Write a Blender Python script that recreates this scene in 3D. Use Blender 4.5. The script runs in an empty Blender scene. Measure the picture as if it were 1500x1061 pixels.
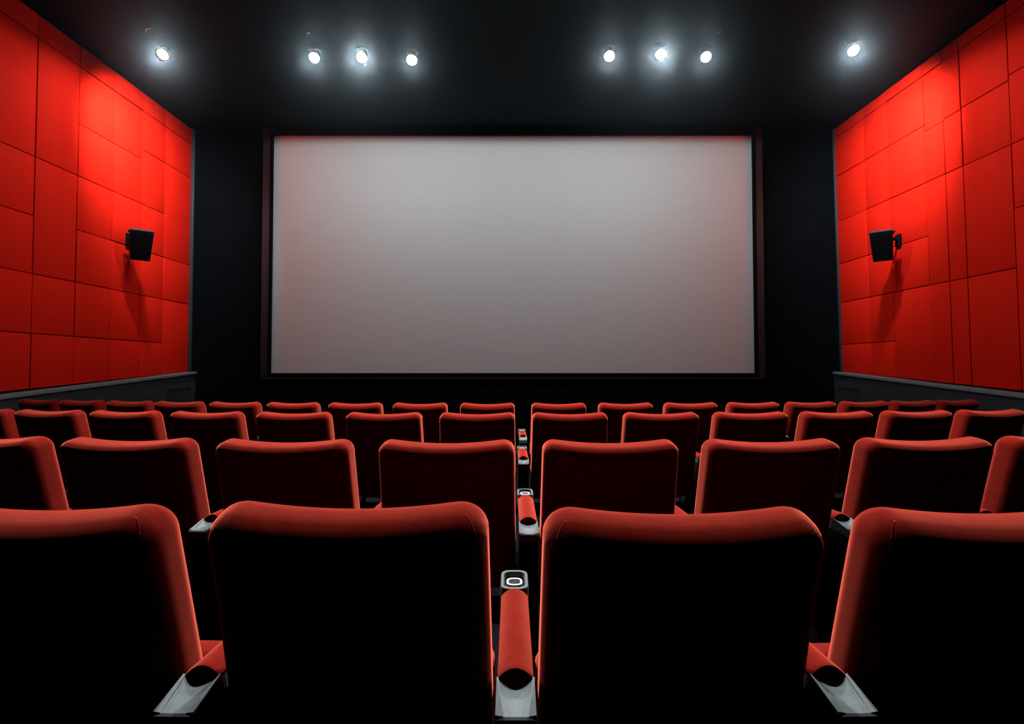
import bpy, bmesh, math, random
from mathutils import Vector, Matrix

random.seed(7)
scene = bpy.context.scene
COL = scene.collection
EYE = 1.25            # camera height above the floor
CEIL = 5.75           # ceiling height
FRONT = 10.32         # screen wall
NEAR = -1.5
def floor_z(y):       # the floor falls gently towards the screen
    return -0.017 * max(0.0, y - 2.0)

# ------------------------------------------------------------------ materials
def new_mat(name):
    m = bpy.data.materials.new(name)
    m.use_nodes = True
    nt = m.node_tree
    return m, nt, nt.nodes['Principled BSDF']

def plain(name, col, rough=0.5, metal=0.0, spec=0.5, noise=0.0, scale=40.0, bump=0.0):
    m, nt, b = new_mat(name)
    b.inputs['Base Color'].default_value = (*col, 1)
    b.inputs['Roughness'].default_value = rough
    b.inputs['Metallic'].default_value = metal
    b.inputs['Specular IOR Level'].default_value = spec
    if noise or bump:
        tc = nt.nodes.new('ShaderNodeTexCoord')
        n = nt.nodes.new('ShaderNodeTexNoise')
        n.inputs['Scale'].default_value = scale
        n.inputs['Detail'].default_value = 5
        nt.links.new(tc.outputs['Object'], n.inputs['Vector'])
        if noise:
            r = nt.nodes.new('ShaderNodeValToRGB')
            r.color_ramp.elements[0].position = 0.3
            r.color_ramp.elements[1].position = 0.7
            r.color_ramp.elements[0].color = (*[c * (1 - noise) for c in col], 1)
            r.color_ramp.elements[1].color = (*[min(1, c * (1 + noise)) for c in col], 1)
            nt.links.new(n.outputs['Fac'], r.inputs['Fac'])
            nt.links.new(r.outputs['Color'], b.inputs['Base Color'])
        if bump:
            bp = nt.nodes.new('ShaderNodeBump')
            bp.inputs['Strength'].default_value = bump
            bp.inputs['Distance'].default_value = 0.004
            nt.links.new(n.outputs['Fac'], bp.inputs['Height'])
            nt.links.new(bp.outputs['Normal'], b.inputs['Normal'])
    return m

def velvet(name, col, dark, sheen, sheen_tint, rough=0.85, scale=22.0):
    m, nt, b = new_mat(name)
    b.inputs['Roughness'].default_value = rough
    b.inputs['Specular IOR Level'].default_value = 0.0
    b.inputs['Sheen Weight'].default_value = sheen
    b.inputs['Sheen Roughness'].default_value = 0.35
    b.inputs['Sheen Tint'].default_value = (*sheen_tint, 1)
    tc = nt.nodes.new('ShaderNodeTexCoord')
    mp = nt.nodes.new('ShaderNodeMapping')
    mp.inputs['Scale'].default_value = (1, 1.6, 1.2)
    n1 = nt.nodes.new('ShaderNodeTexNoise'); n1.inputs['Scale'].default_value = scale
    n1.inputs['Detail'].default_value = 8; n1.inputs['Roughness'].default_value = 0.65
    n2 = nt.nodes.new('ShaderNodeTexNoise'); n2.inputs['Scale'].default_value = scale * 22
    n2.inputs['Detail'].default_value = 3
    mx = nt.nodes.new('ShaderNodeMix'); mx.inputs['Factor'].default_value = 0.35
    rp = nt.nodes.new('ShaderNodeValToRGB')
    rp.color_ramp.elements[0].position = 0.36; rp.color_ramp.elements[0].color = (*dark, 1)
    rp.color_ramp.elements[1].position = 0.62; rp.color_ramp.elements[1].color = (*col, 1)
    bp = nt.nodes.new('ShaderNodeBump'); bp.inputs['Strength'].default_value = 0.07
    bp.inputs['Distance'].default_value = 0.002
    L = nt.links.new
    L(tc.outputs['Object'], mp.inputs['Vector'])
    L(mp.outputs['Vector'], n1.inputs['Vector']); L(mp.outputs['Vector'], n2.inputs['Vector'])
    L(n1.outputs['Fac'], mx.inputs['A']); L(n2.outputs['Fac'], mx.inputs['B'])
    L(mx.outputs['Result'], rp.inputs['Fac']); L(rp.outputs['Color'], b.inputs['Base Color'])
    L(mx.outputs['Result'], bp.inputs['Height']); L(bp.outputs['Normal'], b.inputs['Normal'])
    return m

def emit(name, col, strength):
    m, nt, b = new_mat(name)
    b.inputs['Base Color'].default_value = (*col, 1)
    b.inputs['Emission Color'].default_value = (*col, 1)
    b.inputs['Emission Strength'].default_value = strength
    return m

M_VELVET = velvet('seat_velvet', (0.072, 0.004, 0.0025), (0.050, 0.0025, 0.0015), 0.55, (1.0, 0.16, 0.10))
M_PANEL = velvet('wall_fabric', (0.70, 0.015, 0.006), (0.64, 0.012, 0.005), 0.0, (1, 0.3, 0.25), rough=0.6, scale=3.0)
M_PANEL.node_tree.nodes['Principled BSDF'].inputs['Specular IOR Level'].default_value = 0.02
M_BACKING = plain('wall_backing', (0.05, 0.002, 0.002), 0.8)
M_BLACK = plain('black_wall_paint', (0.0016, 0.0030, 0.0042), 0.75, spec=0.03, noise=0.15, scale=3)
M_CEIL = plain('ceiling_paint', (0.0010, 0.0095, 0.016), 0.7, spec=0.06, noise=0.12, scale=2.0)
M_FLOOR = plain('dark_carpet', (0.0022, 0.0022, 0.0028), 0.95, spec=0.0, noise=0.4, scale=120, bump=0.3)
M_WAINSCOT = plain('wainscot_paint', (0.024, 0.031, 0.036), 0.6, spec=0.3, noise=0.15, scale=6)
M_LEDGE = plain('ledge_grey', (0.15, 0.175, 0.185), 0.5, spec=0.3, noise=0.1, scale=8)
M_VENT = plain('vent_paint', (0.026, 0.030, 0.033), 0.6, spec=0.2)
M_FRAME = plain('screen_frame_paint', (0.028, 0.030, 0.030), 0.5, spec=0.25, noise=0.1, scale=10)
M_STRIP = plain('edge_strip_metal', (0.03, 0.034, 0.04), 0.4, spec=0.4)
M_GREY = plain('grey_plastic', (0.046, 0.053, 0.054), 0.6, spec=0.08, noise=0.1, scale=60)
M_CUP = plain('cup_holder_plastic', (0.035, 0.038, 0.039), 0.6, spec=0.06)
M_RING = plain('pale_plastic', (0.25, 0.26, 0.26), 0.6, spec=0.1)
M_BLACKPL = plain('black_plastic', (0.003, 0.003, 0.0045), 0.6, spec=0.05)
M_STEEL = plain('black_steel', (0.0025, 0.0025, 0.004), 0.6, spec=0.04)
M_SPK = plain('speaker_cabinet', (0.028, 0.027, 0.030), 0.45, spec=0.3, noise=0.1, scale=30)
M_GRILLE = plain('speaker_grille', (0.0025, 0.003, 0.0045), 0.8, spec=0.08, bump=0.4, scale=300)
M_CHROME = plain('brushed_metal', (0.55, 0.55, 0.56), 0.3, metal=1.0)
M_CAN = plain('lamp_can', (0.02, 0.022, 0.024), 0.5)
M_LENS = emit('lamp_lens', (0.93, 0.98, 1.0), 60.0)

def screen_mat():
    m, nt, b = new_mat('screen_fabric')
    b.inputs['Roughness'].default_value = 0.9
    b.inputs['Specular IOR Level'].default_value = 0.1
    tc = nt.nodes.new('ShaderNodeTexCoord')
    mp = nt.nodes.new('ShaderNodeMapping'); mp.inputs['Scale'].default_value = (0.5, 1, 14)
    n = nt.nodes.new('ShaderNodeTexNoise'); n.inputs['Scale'].default_value = 4; n.inputs['Detail'].default_value = 6
    r = nt.nodes.new('ShaderNodeValToRGB')
    r.color_ramp.elements[0].color = (0.58, 0.63, 0.63, 1); r.color_ramp.elements[1].color = (0.66, 0.715, 0.715, 1)
    L = nt.links.new
    L(tc.outputs['Object'], mp.inputs['Vector']); L(mp.outputs['Vector'], n.inputs['Vector'])
    L(n.outputs['Fac'], r.inputs['Fac']); L(r.outputs['Color'], b.inputs['Base Color'])
    return m
M_SCREEN = screen_mat()

# ------------------------------------------------------------------ mesh helpers
def link(name, bm, mat, parent=None, smooth=True):
    bmesh.ops.recalc_face_normals(bm, faces=bm.faces[:])
    me = bpy.data.meshes.new(name)
    bm.to_mesh(me); bm.free()
    if smooth:
        for p in me.polygons: p.use_smooth = True
    me.materials.append(mat)
    o = bpy.data.objects.new(name, me)
    COL.objects.link(o)
    if parent: o.parent = parent
    return o

def flat_smooth(o, ang=35):
    me = o.data
    me.set_sharp_from_angle(angle=math.radians(ang))
    return o

def thing(name, label, cat, loc=(0, 0, 0), rz=0.0, group=None):
    o = bpy.data.objects.new(name, None)
    o.empty_display_size = 0.1
    COL.objects.link(o)
    o.location = loc; o.rotation_euler = (0, 0, rz)
    o['label'] = label; o['category'] = cat
    if group: o['group'] = group
    return o

def structure(o, label):
    o['kind'] = 'structure'; o['label'] = label
    return o

def axis_samples(L, r, k, n):
    h = L / 2
    a = [-h + r * (1 - math.cos(math.pi / 2 * i / k)) * 1.0 for i in range(k)]
    inner = [-h + r + (L - 2 * r) * i / n for i in range(n + 1)]
    return a + inner + [-v for v in reversed(a)]

def rounded_box(bm, size, r, k=4, n=6, warp=None, center=(0, 0, 0)):
    """Box with spherical corners of radius r, gridded so that it can be warped."""
    nn = n if isinstance(n, (tuple, list)) else (n, n, n)
    S = [axis_samples(size[i], r, k, nn[i]) for i in range(3)]
    inner = [size[i] / 2 - r for i in range(3)]
    cache = {}
    def vert(i, j, l):
        key = (i, j, l)
        if key in cache: return cache[key]
        p = [S[0][i], S[1][j], S[2][l]]
        q = [max(-inner[a], min(inner[a], p[a])) for a in range(3)]
        d = Vector([p[a] - q[a] for a in range(3)])
        if d.length > 1e-9:
            # map cube corner to sphere
            d = d / r
            x, y, z = d
            d = Vector((x * math.sqrt(max(0, 1 - y*y/2 - z*z/2 + y*y*z*z/3)),
                        y * math.sqrt(max(0, 1 - x*x/2 - z*z/2 + x*x*z*z/3)),
                        z * math.sqrt(max(0, 1 - x*x/2 - y*y/2 + x*x*y*y/3))))
            if d.length > 1e-6: d = d.normalized() * r
        c = Vector(q) + d + Vector(center)
        if warp: c = warp(c)
        cache[key] = bm.verts.new(c)
        return cache[key]
    N = [len(S[i]) - 1 for i in range(3)]
    def face(f):
        try: bm.faces.new(f)
        except ValueError: pass
    for l in (0, N[2]):
        for i in range(N[0]):
            for j in range(N[1]):
                face([vert(i, j, l), vert(i+1, j, l), vert(i+1, j+1, l), vert(i, j+1, l)])
    for j in (0, N[1]):
        for i in range(N[0]):
            for l in range(N[2]):
                face([vert(i, j, l), vert(i+1, j, l), vert(i+1, j, l+1), vert(i, j, l+1)])
    for i in (0, N[0]):
        for j in range(N[1]):
            for l in range(N[2]):
                face([vert(i, j, l), vert(i, j+1, l), vert(i, j+1, l+1), vert(i, j, l+1)])
    return bm

def box(bm, x0, x1, y0, y1, z0, z1, bevel=0.0, seg=2):
    co = [(x, y, z) for x in (x0, x1) for y in (y0, y1) for z in (z0, z1)]
    return hexa(bm, co, bevel, seg)

def hexa(bm, co, bevel=0.0, seg=2):
    """co: 8 corners in order x(0,1) y(0,1) z(0,1)."""
    v = [bm.verts.new(c) for c in co]
    F = [(0,1,3,2),(4,6,7,5),(0,4,5,1),(2,3,7,6),(0,2,6,4),(1,5,7,3)]
    fs = [bm.faces.new([v[i] for i in f]) for f in F]
    if bevel:
        ed = list({e for f in fs for e in f.edges})
        bmesh.ops.bevel(bm, geom=ed, offset=bevel, segments=seg, profile=0.6, affect='EDGES')
    return bm

def loft(bm, rings, close=True, cap=True):
    R = [[bm.verts.new(p) for p in ring] for ring in rings]
    n = len(R[0])
    for a, b in zip(R, R[1:]):
        for i in range(n if close else n - 1):
            j = (i + 1) % n
            bm.faces.new([a[i], a[j], b[j], b[i]])
    if cap:
        bm.faces.new(R[0]); bm.faces.new(list(reversed(R[-1])))
    return bm

def tube(bm, pts, r, n=8):
    pts = [Vector(p) for p in pts]
    rings = []
    for i, p in enumerate(pts):
        t = (pts[min(i+1, len(pts)-1)] - pts[max(i-1, 0)]).normalized()
        ref = Vector((0, 0, 1)) if abs(t.z) < 0.9 else Vector((0, 1, 0))
        u = t.cross(ref).normalized(); w = t.cross(u).normalized()
        rings.append([p + r * (math.cos(2*math.pi*k/n) * u + math.sin(2*math.pi*k/n) * w) for k in range(n)])
    return loft(bm, rings)

def lathe(bm, prof, n=32, mat=None):
    """prof: (radius, z) list, open profile about z; mat transforms it."""
    M = mat or Matrix.Identity(4)
    rings = []
    for r, z in prof:
        if r < 1e-6:
            rings.append([bm.verts.new(M @ Vector((0, 0, z)))])
        else:
            rings.append([bm.verts.new(M @ Vector((r*math.cos(2*math.pi*k/n), r*math.sin(2*math.pi*k/n), z))) for k in range(n)])
    for a, b in zip(rings, rings[1:]):
        for k in range(n):
            j = (k + 1) % n
            if len(a) == 1 and len(b) == 1: continue
            if len(a) == 1: bm.faces.new([a[0], b[j], b[k]])
            elif len(b) == 1: bm.faces.new([a[k], a[j], b[0]])
            else: bm.faces.new([a[k], a[j], b[j], b[k]])
    return bm

# ------------------------------------------------------------------ the setting
def prism_yz(bm, x0, x1, poly):
    loft(bm, [[(x0, y, z) for y, z in poly], [(x1, y, z) for y, z in poly]])

bm = bmesh.new()
ys = [NEAR, 2.0, FRONT + 0.15]
top = [(y, floor_z(y)) for y in ys]
prism_yz(bm, -6.35, 6.35, top + [(ys[-1], -0.4), (ys[0], -0.4)])
structure(link('floor', bm, M_FLOOR, smooth=False), 'dark carpeted floor falling gently towards the screen')

bm = bmesh.new(); box(bm, -6.35, 6.35, NEAR, FRONT + 0.15, CEIL, CEIL + 0.15)
structure(link('ceiling', bm, M_CEIL, smooth=False), 'dark blue-black ceiling over the auditorium')

bm = bmesh.new(); box(bm, -6.35, 6.35, FRONT, FRONT + 0.15, floor_z(FRONT) - 0.02, CEIL)
structure(link('wall_front', bm, M_BLACK, smooth=False), 'plain black wall behind the cinema screen')

def red_bottom(y):                       # the red panelling ends on a slope
    return EYE - 0.06 - 0.056 * (FRONT - y)
def wall_x(side, z):                     # inner face of the backing
    return -6.06 if side < 0 else 6.10 + 0.075 * (CEIL - z) / 4.5

ROWS_L = [4.20, 3.40, 2.67, 1.92, 1.19, 0.44]
COLS_L = [2.96, 3.62, 4.28, 4.94, 5.60, 6.26, 6.92, 7.60, 8.27, 8.93, 9.52, FRONT - 0.03]
ROWS_R = [4.31, 3.58, 2.73, 1.94, 1.22, 0.44]
COLS_R = [2.35, 3.07, 3.79, 4.51, 5.23, 5.95, 6.68, 7.40, 7.70, 8.07, 8.86, 9.46, FRONT - 0.03]
# seams that the photo does not show: (column start index, row index)
SKIP_L = {(5, 1), (6, 1), (6, 3), (10, 2), (10, 5), (4, 3), (3, 1), (2, 3)}
SKIP_R = {(7, 3), (8, 3), (6, 5), (7, 5), (8, 5), (9, 5), (6, 3), (4, 1), (3, 3), (5, 4), (2, 5), (4, 5), (5, 5), (3, 5)}
JOG = {(-1, 9, 1): 0.16, (-1, 10, 1): 0.16, (1, 8, 1): -0.10, (1, 7, 1): -0.08, (1, 6, 1): -0.06}

def build_wall(side):
    name = 'wall_left' if side < 0 else 'wall_right'
    cols, rows = (COLS_L, ROWS_L) if side < 0 else (COLS_R, ROWS_R)
    skip = SKIP_L if side < 0 else SKIP_R
    bm = bmesh.new()
    zb, zt = -0.35, CEIL
    hexa(bm, [(wall_x(side, z) + dx * side, y, z) for dx in (0, 0.2) for y in (NEAR, FRONT) for z in (zb, zt)])
    w = structure(link(name, bm, M_BACKING, smooth=False),
                  'red fabric-panelled wall on the %s of the screen' % ('left' if side < 0 else 'right'))
    g = 0.006
    for c in range(len(cols) - 1):
        y0, y1 = cols[c] + g, cols[c + 1] - g
        zs = [CEIL - 0.004]
        for r, z in enumerate(rows):
            if (c, r) not in skip:
                zs.append(z + EYE + JOG.get((side, c, r), 0.0))
        zs.append(None)
        for a, b in zip(zs, zs[1:]):
            t = 0.055 + random.uniform(-0.006, 0.006)
            tops = (a - g, a - g)
            bots = (red_bottom(y0), red_bottom(y1)) if b is None else (b + g, b + g)
            co = []
            for dx in (0.0, t):
                for yi, y in enumerate((y0, y1)):
                    for z in (bots[yi], tops[yi]):
                        co.append((wall_x(side, z) - side * dx, y, z))
            bm = bmesh.new(); hexa(bm, co, 0.008, 2)
            flat_smooth(link('wall_panel', bm, M_PANEL, w))
    return w
build_wall(-1); build_wall(1)

# wainscot and its ledge below the red panelling
n_trim = 0
for side in (-1, 1):
    sn = 'left' if side < 0 else 'right'
    x_in, x_out = side * 5.88, side * 6.06
    if side > 0: x_in, x_out = 5.98, 6.17
    def led(y): return EYE - 0.105 - 0.064 * (FRONT - y)
    y0, y1 = NEAR, FRONT - 0.005
    bm = bmesh.new()
    hexa(bm, [(x, y, z) for x in (x_in, x_out) for y in (y0, y1) for z in (floor_z(y) - 0.01, led(y))])
    structure(link('baseboard_' + sn, bm, M_WAINSCOT, smooth=False), 'dark grey wainscot below the %s red wall' % sn)
    n_trim += 1
    bm = bmesh.new()
    xa, xb = x_in - side * 0.03, x_out
    hexa(bm, [(x, y, led(y) + dz) for x in (xa, xb) for y in (y0, y1) for dz in (0.0, 0.045)], 0.008)
    structure(flat_smooth(link('trim_%d' % n_trim, bm, M_LEDGE)), 'grey ledge capping the wainscot below the %s red wall' % sn)
    # thin metal strip closing the red wall against the black front wall
    n_trim += 1
    bm = bmesh.new()
    xs = side * 5.96 if side < 0 else 6.02
    hexa(bm, [((xs if side < 0 else 6.025 + 0.075*(CEIL - z)/4.5) + dx*side, y, z) for dx in (-0.012, 0.05) for y in (FRONT - 0.05, FRONT - 0.002) for z in (1.2, CEIL - 0.01)], 0.005)
    structure(link('trim_%d' % n_trim, bm, M_STRIP), 'thin dark metal strip at the screen end of the %s red wall' % sn)

# ------------------------------------------------------------------ the screen
SX0, SX1, SZ0, SZ1 = -4.46, 4.49, 1.155, 5.62
t = thing('cinema_screen', 'large blank grey cinema screen in a dark frame on the black front wall', 'screen', (0, FRONT, SZ0))
bm = bmesh.new()
rings = []
nx, nz = 24, 12
V = [[bm.verts.new((SX0 + (SX1 - SX0) * i / nx, -0.03, (SZ1 - SZ0) * k / nz)) for i in range(nx + 1)] for k in range(nz + 1)]
W = [[bm.verts.new((SX0 + (SX1 - SX0) * i / nx, -0.015, (SZ1 - SZ0) * k / nz)) for i in range(nx + 1)] for k in range(nz + 1)]
for k in range(nz):
    for i in range(nx):
        bm.faces.new([V[k][i], V[k][i+1], V[k+1][i+1], V[k+1][i]])
        bm.faces.new([W[k][i], W[k+1][i], W[k+1][i+1], W[k][i+1]])
for i in range(nx):
    bm.faces.new([V[0][i], W[0][i], W[0][i+1], V[0][i+1]]); bm.faces.new([V[nz][i], V[nz][i+1], W[nz][i+1], W[nz][i]])
for k in range(nz):
    bm.faces.new([V[k][0], V[k+1][0], W[k+1][0], W[k][0]]); bm.faces.new([V[k][nx], W[k][nx], W[k+1][nx], V[k+1][nx]])
link('projection_surface', bm, M_SCREEN, t, smooth=False)
fw = 0.15
bm = bmesh.new()
zt = SZ1 - SZ0
zc = CEIL - SZ0 - 0.002
for (x0, x1, z0, z1) in ((SX0 - fw - 0.03, SX0, -0.10, zc), (SX1, SX1 + fw + 0.03, -0.10, zc), (SX0, SX1, -0.10, 0.0)):
    box(bm, x0, x1, -0.09, -0.001, z0, z1, 0.008)
flat_smooth(link('screen_frame', bm, M_FRAME, t))
bm = bmesh.new(); box(bm, SX0, SX1, -0.09, -0.001, zt, zc, 0.008)  # top bar of the frame, coloured black to imitate lying unlit
flat_smooth(link('top_bar_shade_black', bm, M_BLACKPL, t))
bm = bmesh.new()     # inner lip of the frame
li = 0.035
for (x0, x1, z0, z1) in ((SX0 - li, SX0 + 0.015, -0.02, zt), (SX1 - 0.015, SX1 + li, -0.02, zt), (SX0, SX1, -0.03, 0.012), (SX0, SX1, zt - 0.012, zt + 0.03)):
    box(bm, x0, x1, -0.115, -0.06, z0, z1, 0.006)
flat_smooth(link('inner_lip', bm, M_BLACKPL, t))

# ------------------------------------------------------------------ ceiling spotlights
AUD = (0.0, 3.2, 0.9)     # the rows of chairs
LAMPS = [
    # X, Y, beams (aim, power, cone deg, blend), label, whether it gets a chrome arc
    (-4.86, 7.62, [((-6.0, 8.9, 4.5), 880, 90, 1.0), ((-6.0, 7.6, 3.9), 85, 112, 1.0), ((0, 0.6, 1.1), 1300, 34, 0.8)], 'bright ceiling spotlight on its own beside the left red wall', True),
    (-2.78, 7.70, [(None, 108, 178, 0.08), (AUD, 700, 70, 0.7)], 'outermost spotlight of the left ceiling trio, nearest the left red wall', True),
    (-2.11, 7.70, [(AUD, 2000, 76, 0.6)], 'middle spotlight of the left ceiling trio, with the wide glow', False),
    (-1.42, 7.76, [(None, 86, 178, 0.08), (AUD, 500, 70, 0.7)], 'innermost spotlight of the left ceiling trio, nearest the room centre', False),
    (1.36, 7.66, [(None, 86, 178, 0.08), (AUD, 700, 70, 0.7)], 'innermost spotlight of the right ceiling trio, nearest the room centre', False),
    (2.07, 7.62, [(AUD, 2000, 76, 0.6)], 'middle spotlight of the right ceiling trio, with the wide glow', False),
    (2.72, 7.68, [(None, 108, 178, 0.08), (AUD, 500, 70, 0.7)], 'outermost spotlight of the right ceiling trio, nearest the right red wall', True),
    (4.69, 7.52, [((6.05, 8.8, 4.5), 880, 90, 1.0), ((6.05, 7.5, 3.9), 85, 112, 1.0), ((0, 0.6, 1.1), 1300, 34, 0.8)], 'bright ceiling spotlight on its own beside the right red wall', False),
    # lamps added out of view above, to brighten the seat tops
    (-0.9, 4.6, [((-0.7, 3.6, 0.9), 2800, 116, 0.7)], 'added unseen spotlight on the ceiling over the left half of the rows', False),
    (0.9, 4.6, [((0.7, 3.6, 0.9), 2800, 116, 0.7)], 'added unseen spotlight on the ceiling over the right half of the rows', False),
]
lamp_mesh = {}
def make_lamp(i, X, Y, beams, label, glint):
    t = thing('ceiling_spotlight', label, 'ceiling light', (X, Y, CEIL), 0, 'white ceiling spotlights')
    bm = bmesh.new()      # ceiling rose and stem
    lathe(bm, [(0, 0), (0.085, 0), (0.085, -0.012), (0.075, -0.02), (0.022, -0.024), (0.018, -0.06), (0, -0.06)])
    link('ceiling_rose', bm, M_CAN, t)
    # short can facing the audience and floor
    R = Matrix.Translation((0, 0, -0.10)) @ Matrix.Rotation(math.radians(-38), 4, 'X')
    bm = bmesh.new()
    lathe(bm, [(0, 0.075), (0.05, 0.075), (0.066, 0.06), (0.074, -0.02), (0.077, -0.045), (0.072, -0.05), (0.068, -0.03), (0, -0.03)], 32, R)
    link('lamp_can', bm, M_CAN, t)
    bm = bmesh.new()
    lathe(bm, [(0.066, -0.030), (0.066, -0.045), (0.060, -0.058), (0.045, -0.067), (0.022, -0.072), (0, -0.073)], 32, R)
    link('lamp_lens', bm, M_LENS, t)
    if glint:  # curved chrome tube that gives the small glint by the lamp
        bm = bmesh.new()
        q = 1.0 if abs(X) > 4 else 0.4
        pts = [(0.05 + 0.065 * q * math.sin(a), -0.38 - 0.05 * q * math.cos(a) - 0.03 * q * math.sin(a), -0.004 - 0.012 * q * math.cos(a)) for a in [(-1.1 + 2.2 * k / 10) for k in range(11)]]
        tube(bm, pts, 0.007 * (0.5 + 0.5 * q), 8)
        link('chrome_arc', bm, M_CHROME, t)
    for aim, P, cone, blend in beams:
        L = bpy.data.lights.new('spot_beam', 'SPOT')
        L.energy = P; L.spot_size = math.radians(cone); L.spot_blend = blend
        L.shadow_soft_size = 0.11 if abs(X) > 4 and cone > 80 else 0.048; L.color = (0.94, 0.985, 1.0)
        o = bpy.data.objects.new('spot_beam', L)
        COL.objects.link(o)
        p = Vector((X, Y, CEIL)) + (R @ Vector((0, 0, -0.115)))
        o.location = p
        o.rotation_euler = (math.radians(3.1), 0, 0) if aim is None else (Vector(aim) - p).to_track_quat('-Z', 'Y').to_euler()
for i, a in enumerate(LAMPS): make_lamp(i, *a)

# ------------------------------------------------------------------ wall speakers
def make_speaker(side, X, Y, Z, label, turn):
    t = thing('wall_speaker', label, 'speaker', (X, Y, Z), 0, 'wall speakers')
    w, d, h = 0.32, 0.24, 0.48
    # cabinet tapers towards the back; front faces the seats and tips down
    R = Matrix.Rotation(math.radians(turn), 4, 'Z') @ Matrix.Rotation(math.radians(21), 4, 'X')
    def W(c):
        c = c.copy()
        u = (c.y + d / 2) / d                      # 0 front, 1 back
        c.x *= 1 - 0.35 * u
        c.z *= 1 - 0.12 * u
        c.x *= 1 - 0.16 * (0.5 - c.z / h)
        return R @ c
    bm = bmesh.new()
    rounded_box(bm, (w, d, h), 0.018, 3, 2, W)
    cab = flat_smooth(link('cabinet', bm, M_SPK, t), 50)
    bm = bmesh.new()
    rounded_box(bm, (w - 0.03, 0.02, h - 0.03), 0.009, 2, 4, lambda c: R @ Vector((c.x * (1 - 0.16 * (0.5 - c.z / h)), c.y, c.z)), (0, -d/2 - 0.004, 0))
    link('grille', bm, M_GRILLE, t)
    bm = bmesh.new()
    lathe(bm, [(0.018, 0), (0.017, 0.003), (0, 0.0035)], 20, R @ Matrix.Translation((0, -d/2 - 0.013, -0.02)) @ Matrix.Rotation(math.radians(90), 4, 'X'))
    link('badge', bm, M_GRILLE, t)
    # bracket: arm back to the wall and a plate on it
    back = R @ Vector((0, d/2 - 0.01, 0.06))
    wallx = wall_x(side, Z) - side * 0.055 - X
    plate = Vector((wallx, back.y + 0.06, 0.10))
    bm = bmesh.new()
    tube(bm, [back, back + Vector((side * 0.04, 0.03, 0.02)), plate], 0.018, 10)
    arm = link('bracket_arm', bm, M_SPK, t)
    bm = bmesh.new()
    box(bm, min(wallx, wallx - side * 0.03), max(wallx, wallx - side * 0.03), plate.y - 0.06, plate.y + 0.06, plate.z - 0.10, plate.z + 0.09, 0.006)
    flat_smooth(link('wall_plate', bm, M_GRILLE, t))
    # U yoke over the cabinet top
    bm = bmesh.new()
    s = R @ Vector((side * 0.13, 0.02, h/2 - 0.05)); 
    tube(bm, [s, s + Vector((side*0.05, 0.02, 0.0)), Vector((back.x + side * 0.1, back.y, 0.12)), plate + Vector((-side*0.03, 0, 0.03))], 0.012, 8)
    link('yoke', bm, M_SPK, t)
make_speaker(-1, -5.73, 8.50, EYE + 1.92, 'small black loudspeaker on a bracket on the left red wall', 42)
make_speaker(1, 5.75, 8.55, EYE + 1.92, 'small black loudspeaker on a bracket on the right red wall', -42)

# ------------------------------------------------------------------ vent grilles
def make_vent(side, x, y, z, label):
    t = thing('vent_grille', label, 'vent', (x, y, z), 0, 'wainscot vents')
    bm = bmesh.new()
    for (a, b, c, e) in ((-0.34, 0.34, 0.12, 0.145), (-0.34, 0.34, -0.145, -0.12), (-0.34, -0.315, -0.12, 0.12), (0.315, 0.34, -0.12, 0.12)):
        box(bm, -0.02, 0.02, a, b, c, e)
    link('vent_frame', bm, M_WAINSCOT, t, smooth=False)
    for k in range(10):
        yy = -0.27 + 0.06 * k
        bm = bmesh.new(); box(bm, -0.018, 0.018, yy - 0.012, yy + 0.012, -0.12, 0.12)
        link('slat', bm, M_VENT, t, smooth=False)
make_vent(-1, -5.862, 9.78, EYE - 0.47, 'small slatted vent low on the left wainscot beside the screen wall')
make_vent(1, 5.962, 9.86, EYE - 0.47, 'small slatted vent low on the right wainscot beside the screen wall')

# ------------------------------------------------------------------ cinema seat
BW, BT, BH = 0.485, 0.135, 0.58
ZB = 0.42
RAD = 0.058
SLOPE = 0.045
def back_warp(c):
    c = c.copy(); y0 = c.y
    u = max(0.0, min(1.0, (c.z - ZB) / BH))
    s = c.x / (BW / 2)
    c.x *= 1 + 0.03 * (1 - u)
    dip = 0.020 * (1 - min(1.0, s * s)) * max(0.0, (u - 0.4) / 0.6)
    c.y += 0.155 * (1 - u) + 0.012 * s * s           # lean and wrap
    v = max(0.0, min(1.0, (BT - y0) / BT))           # 0 at the front face, 1 at the rear face
    c.z -= dip + SLOPE * v * v * max(0.0, (u - 0.5) / 0.5) ** 2
    return c

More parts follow.
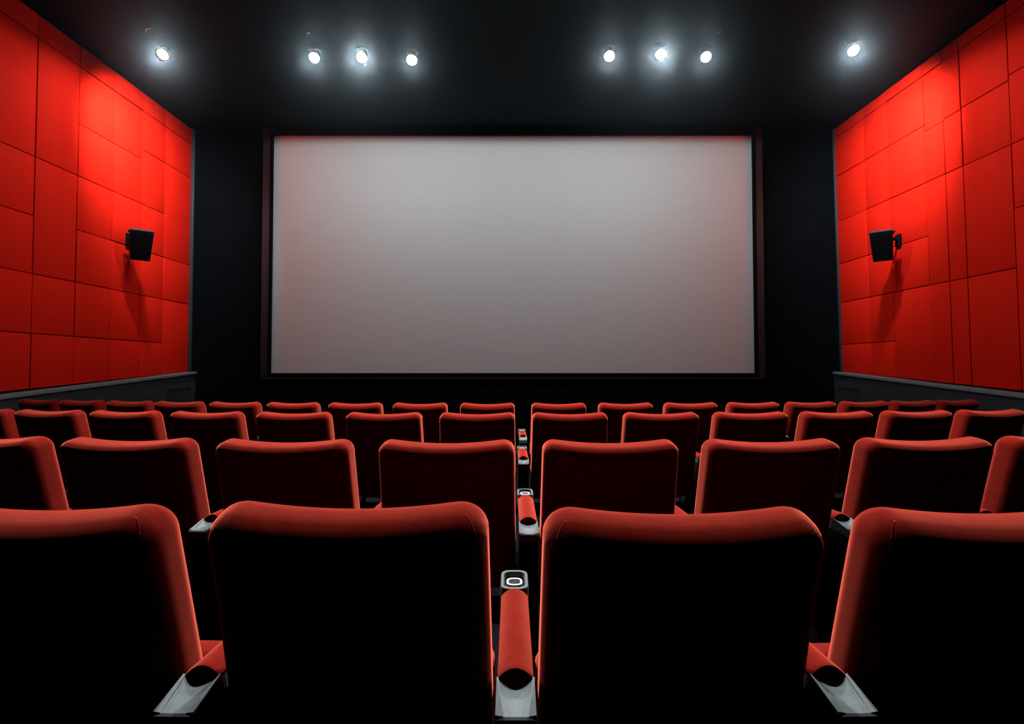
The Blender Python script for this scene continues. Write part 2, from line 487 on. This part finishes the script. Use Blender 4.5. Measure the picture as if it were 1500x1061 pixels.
def make_seat(rad=0.058, slope=0.045):
    global RAD, SLOPE
    RAD, SLOPE = rad, slope
    t = thing('cinema_chair', '', 'cinema chair')
    bm = bmesh.new()
    rounded_box(bm, (BW, BT, BH), RAD, 8, (12, 2, 16), back_warp, (0, BT / 2, ZB + BH / 2))
    back = link('backrest', bm, M_VELVET, t)
    hw, hb = BW / 2 - RAD, BH / 2 - RAD
    ctr = Vector((0, BT / 2, ZB + BH / 2))
    qy = -(BT / 2 - RAD); RS = RAD - 0.0012
    for sx in (-1, 1):
        bm = bmesh.new()
        pts = []
        for k in range(30):
            z = -hb + 2 * hb * k / 29
            pts.append(back_warp(ctr + Vector((sx * (hw + RS * 0.707), qy - RS * 0.707, z))))
        d0, d1 = Vector((0.707, -0.707, 0)), Vector((0.35, -0.12, 0.93)).normalized()
        for k in range(1, 13):
            d = d0.lerp(d1, k / 12).normalized()
            pts.append(back_warp(ctr + Vector((sx * (hw + RS * d.x), qy + RS * d.y, hb + RS * d.z))))
        tube(bm, pts, 0.0016, 6)
        link('seam_piping', bm, M_VELVET, back)
    # tipped-up seat cushion in front of the backrest
    def seat_warp(c):
        c = c.copy()
        u = (c.z - 0.36) / 0.42
        c.y += 0.155 * (1 - (c.z - ZB) / BH) - 0.03 * u
        return c
    bm = bmesh.new()
    rounded_box(bm, (0.49, 0.11, 0.26), 0.04, 4, (5, 2, 5), seat_warp, (0, 0.226, 0.50))
    link('seat_cushion', bm, M_VELVET, t)
    # steel frame under the seat
    bm = bmesh.new()
    box(bm, -0.24, 0.24, 0.16, 0.24, 0.30, 0.375, 0.008)
    box(bm, -0.05, 0.05, 0.15, 0.25, 0.02, 0.31, 0.006)
    box(bm, -0.13, 0.13, 0.08, 0.32, 0.0, 0.025, 0.006)
    flat_smooth(link('base_frame', bm, M_STEEL, t))
    for sx in (-1, 1):
        bm = bmesh.new()
        poly = [(0.06, 0.33), (0.20, 0.33), (0.235, 0.36), (0.235, 0.43), (0.215, 0.425), (0.195, 0.385), (0.16, 0.365), (0.06, 0.36)]
        loft(bm, [[(sx * 0.234, y, z) for y, z in poly], [(sx * 0.250, y, z) for y, z in poly]])
        link('hinge_bracket', bm, M_CUP, t, smooth=False)
    return t

# ------------------------------------------------------------------ armrest between seats
def make_armrest():
    t = thing('armrest', '', 'armrest')
    aw = 0.066
    # pad: lens-shaped section, flat cut at the rear
    ZP = 0.686
    def section(y, sc=1.0, dz=0.0):
        pts = []
        n = 14
        for k in range(n + 1):
            a = -1 + 2 * k / n
            pts.append((a * aw / 2 * sc, y, ZP + dz + 0.018 * (1 - a * a) * sc + 0.0))
        for k in range(1, n):
            a = 1 - 2 * k / n
            pts.append((a * aw / 2 * sc, y, ZP + dz - 0.007 * (1 - a * a) * sc))
        return pts
    bm = bmesh.new()
    rings = [section(0.130, 0.94, 0.0), section(0.133, 0.98), section(0.140, 1.0)]
    rings += [section(0.140 + 0.365 * k / 8, 1.0, -0.004 * k / 8) for k in range(1, 9)]
    loft(bm, rings)
    pad = flat_smooth(link('pad', bm, M_VELVET, t), 50)
    # cup holder at the front end
    def rr(w, d, r, z, y0, n=6):
        pts = []
        for cx, cy, a0 in ((w/2 - r, d/2 - r, 0), (-w/2 + r, d/2 - r, 90), (-w/2 + r, -d/2 + r, 180), (w/2 - r, -d/2 + r, 270)):
            for k in range(n + 1):
                a = math.radians(a0 + 90 * k / n)
                pts.append((cx + r * math.cos(a), y0 + cy + r * math.sin(a), z))
        return pts
    cy = 0.572
    bm = bmesh.new()
    z1 = 0.698
    loft(bm, [rr(0.070, 0.130, 0.022, 0.645, cy), rr(0.072, 0.132, 0.024, z1 - 0.004, cy), rr(0.068, 0.128, 0.023, z1, cy),
              rr(0.056, 0.108, 0.020, z1, cy), rr(0.052, 0.104, 0.019, z1 - 0.006, cy), rr(0.049, 0.101, 0.018, z1 - 0.012, cy)], cap=False)
    cup = flat_smooth(link('cup_holder', bm, M_CUP, t), 40)
    bm = bmesh.new()
    loft(bm, [rr(0.0525, 0.1045, 0.019, z1 - 0.008, cy), rr(0.048, 0.100, 0.018, 0.650, cy), rr(0.002, 0.002, 0.0005, 0.650, cy)], cap=False)
    link('well', bm, M_BLACKPL, cup)
    bm = bmesh.new()
    loft(bm, [rr(0.042, 0.052, 0.018, 0.6505, cy), rr(0.042, 0.052, 0.018, 0.690, cy), rr(0.040, 0.050, 0.017, 0.692, cy), rr(0.032, 0.036, 0.012, 0.692, cy),
              rr(0.030, 0.034, 0.011, 0.690, cy), rr(0.028, 0.032, 0.010, 0.6505, cy)], cap=False)
    flat_smooth(link('inner_ring', bm, M_RING, cup), 40)
    # grey cradle behind and under the pad: concave top with two creases
    bm = bmesh.new()
    def crad(y, zt, sag, zb, w=aw + 0.004):
        n = 10
        pts = [(-w/2 + w * k / n, y, zt - sag * (1 - (2 * k / n - 1) ** 2)) for k in range(n + 1)]
        return pts + [(w/2, y, zb), (-w/2, y, zb)]
    loft(bm, [crad(0.042, 0.664, 0.0, 0.640), crad(0.046, 0.668, 0.001, 0.640), crad(0.09, 0.677, 0.006, 0.645),
              crad(0.128, 0.685, 0.0075, 0.645), crad(0.134, 0.6845, 0.0075, 0.645, aw - 0.006), crad(0.505, 0.680, 0.0075, 0.64, aw - 0.006)])
    for sx in (-1, 1):      # raised cheeks at the sides of the cradle
        pts = [(0.046, 0.667), (0.130, 0.685), (0.130, 0.655), (0.046, 0.65)]
        loft(bm, [[(sx * (0.032 - 0.010 * (1 if i in (0, 3) else 0.1)), y, z + 0.001) for i, (y, z) in enumerate(pts)],
                  [(sx * 0.0345, y, z + 0.003) for y, z in pts]])
    flat_smooth(link('cradle', bm, M_GREY, t), 30)
    # black standard down to the floor
    bm = bmesh.new()
    co = [(x, y, z) for x in (-0.033, 0.033) for y in (0, 1) for z in (0, 1)]
    co = [(x, {(0, 0): 0.10, (1, 0): 0.40, (0, 1): 0.042, (1, 1): 0.56}[(y, z)], {0: 0.0, 1: 0.648}[z]) for x, y, z in co]
    hexa(bm, co, 0.006)
    flat_smooth(link('standard', bm, M_STEEL, t))
    return t

SEAT = make_seat(); SEAT_B = make_seat(0.046, 0.020); ARM = make_armrest()
used = {}
def place(proto, x, y, rz, label, group, dz=0.0):
    if proto.name not in used:
        used[proto.name] = 1; r = proto
    else:
        r = proto.copy(); COL.objects.link(r)
        for ch in [c for c in proto.children]:
            c = ch.copy(); c.parent = r; COL.objects.link(c)
            for g in ch.children:
                d = g.copy(); d.parent = c; COL.objects.link(d)
    r.location = (x, y, floor_z(y) + dz); r.rotation_euler = (0, 0, rz)
    r['label'] = label; r['group'] = group
    return r

F = 813.0
ORD = ['first', 'second', 'third', 'fourth', 'fifth', 'sixth', 'seventh', 'eighth', 'ninth', 'tenth', 'eleventh', 'twelfth',
       'thirteenth', 'fourteenth', 'fifteenth', 'sixteenth', 'seventeenth']
# rows: name, nearest distance of the back, curvature, how far seats turn with the arc, seat centres across the room (metres)
ROWS = [
    ('row nearest the camera', 0.90, 0.03, 0.7, [-0.862, -0.286, 0.299, 0.874]),
    ('second row from the camera', 1.93, 0.03, 0.7, [-2.03, -1.43, -0.83, -0.235, 0.355, 0.950, 1.545, 2.14]),
    ('third row from the camera', 3.52, 0.030, 0.7, [-3.88, -3.27, -2.66, -2.05, -1.44, -0.835, -0.225, 0.375, 0.975, 1.58, 2.19, 2.80, 3.41]),
    ('farthest row', 4.90, 0.036, 0.7, [-5.019, -4.41, -3.791, -3.213, -2.615, -2.026, -1.428, -0.83, -0.221, 0.42, 1.029, 1.638, 2.247, 2.845, 3.433, 4.022, 4.609]),
]
for ri, (rname, d0, cv, tf, xs) in enumerate(ROWS):
    n = len(xs)
    def pose(x):
        return d0 + cv * x * x, math.atan(2 * cv * x) * tf
    for i, x in enumerate(xs):
        y, rz = pose(x)
        pos = ('leftmost' if i == 0 else 'rightmost' if i == n - 1 else ORD[i] + ' from the left' if i < n / 2 else
               ('second' if n - 1 - i == 1 else ORD[n - 1 - i]) + ' from the right')
        dz = (0.018, 0.026, 0.016, 0.012)[i] if ri == 0 else 0.0
        place(SEAT if ri == 0 else SEAT_B, x, y, rz, 'red velvet cinema chair, %s in the %s' % (pos, rname), 'red cinema chairs', dz)
    for i in range(n - 1):
        x = (xs[i] + xs[i + 1]) / 2
        y, rz = pose(x)
        a = 'the two leftmost chairs' if i == 0 else 'the two rightmost chairs' if i == n - 2 else \
            '%s and %s chairs from left' % (ORD[i], ORD[i + 1])
        place(ARM, x, y, rz, 'padded armrest between %s, %s' % (a, rname), 'armrests between the chairs')

HAZE = 0.00016
# ------------------------------------------------------------------ world, camera, view
w = bpy.data.worlds.new('world'); scene.world = w
w.use_nodes = True
w.node_tree.nodes['Background'].inputs['Color'].default_value = (0.0008, 0.001, 0.0013, 1)
w.node_tree.nodes['Background'].inputs['Strength'].default_value = 1.0

if HAZE:      # faint haze added to stand in for lens bloom around the lamps
    vol = w.node_tree.nodes.new('ShaderNodeVolumeScatter')
    vol.inputs['Density'].default_value = HAZE
    vol.inputs['Anisotropy'].default_value = 0.978
    vol.inputs['Color'].default_value = (0.72, 0.9, 1.0, 1)
    w.node_tree.links.new(vol.outputs['Volume'], w.node_tree.nodes['World Output'].inputs['Volume'])
cam = bpy.data.cameras.new('camera')
cam.sensor_width = 36.0; cam.sensor_fit = 'HORIZONTAL'
cam.lens = F / 1500 * 36
PITCH = math.radians(1.7)
cam.shift_y = -(F * math.tan(PITCH) - 9.5) / 1500.0
cam.clip_start = 0.05
co = bpy.data.objects.new('camera', cam)
COL.objects.link(co)
co.location = (0, 0, EYE); co.rotation_euler = (math.pi / 2 + PITCH, 0, 0)
scene.camera = co

vs = scene.view_settings
vs.view_transform = 'Standard'; vs.look = 'None'; vs.gamma = 1.0; vs.use_curve_mapping = False
vs.exposure = 0.0
scene.cycles.use_denoising = True
scene.cycles.max_bounces = 8
scene.cycles.sample_clamp_indirect = 4.0
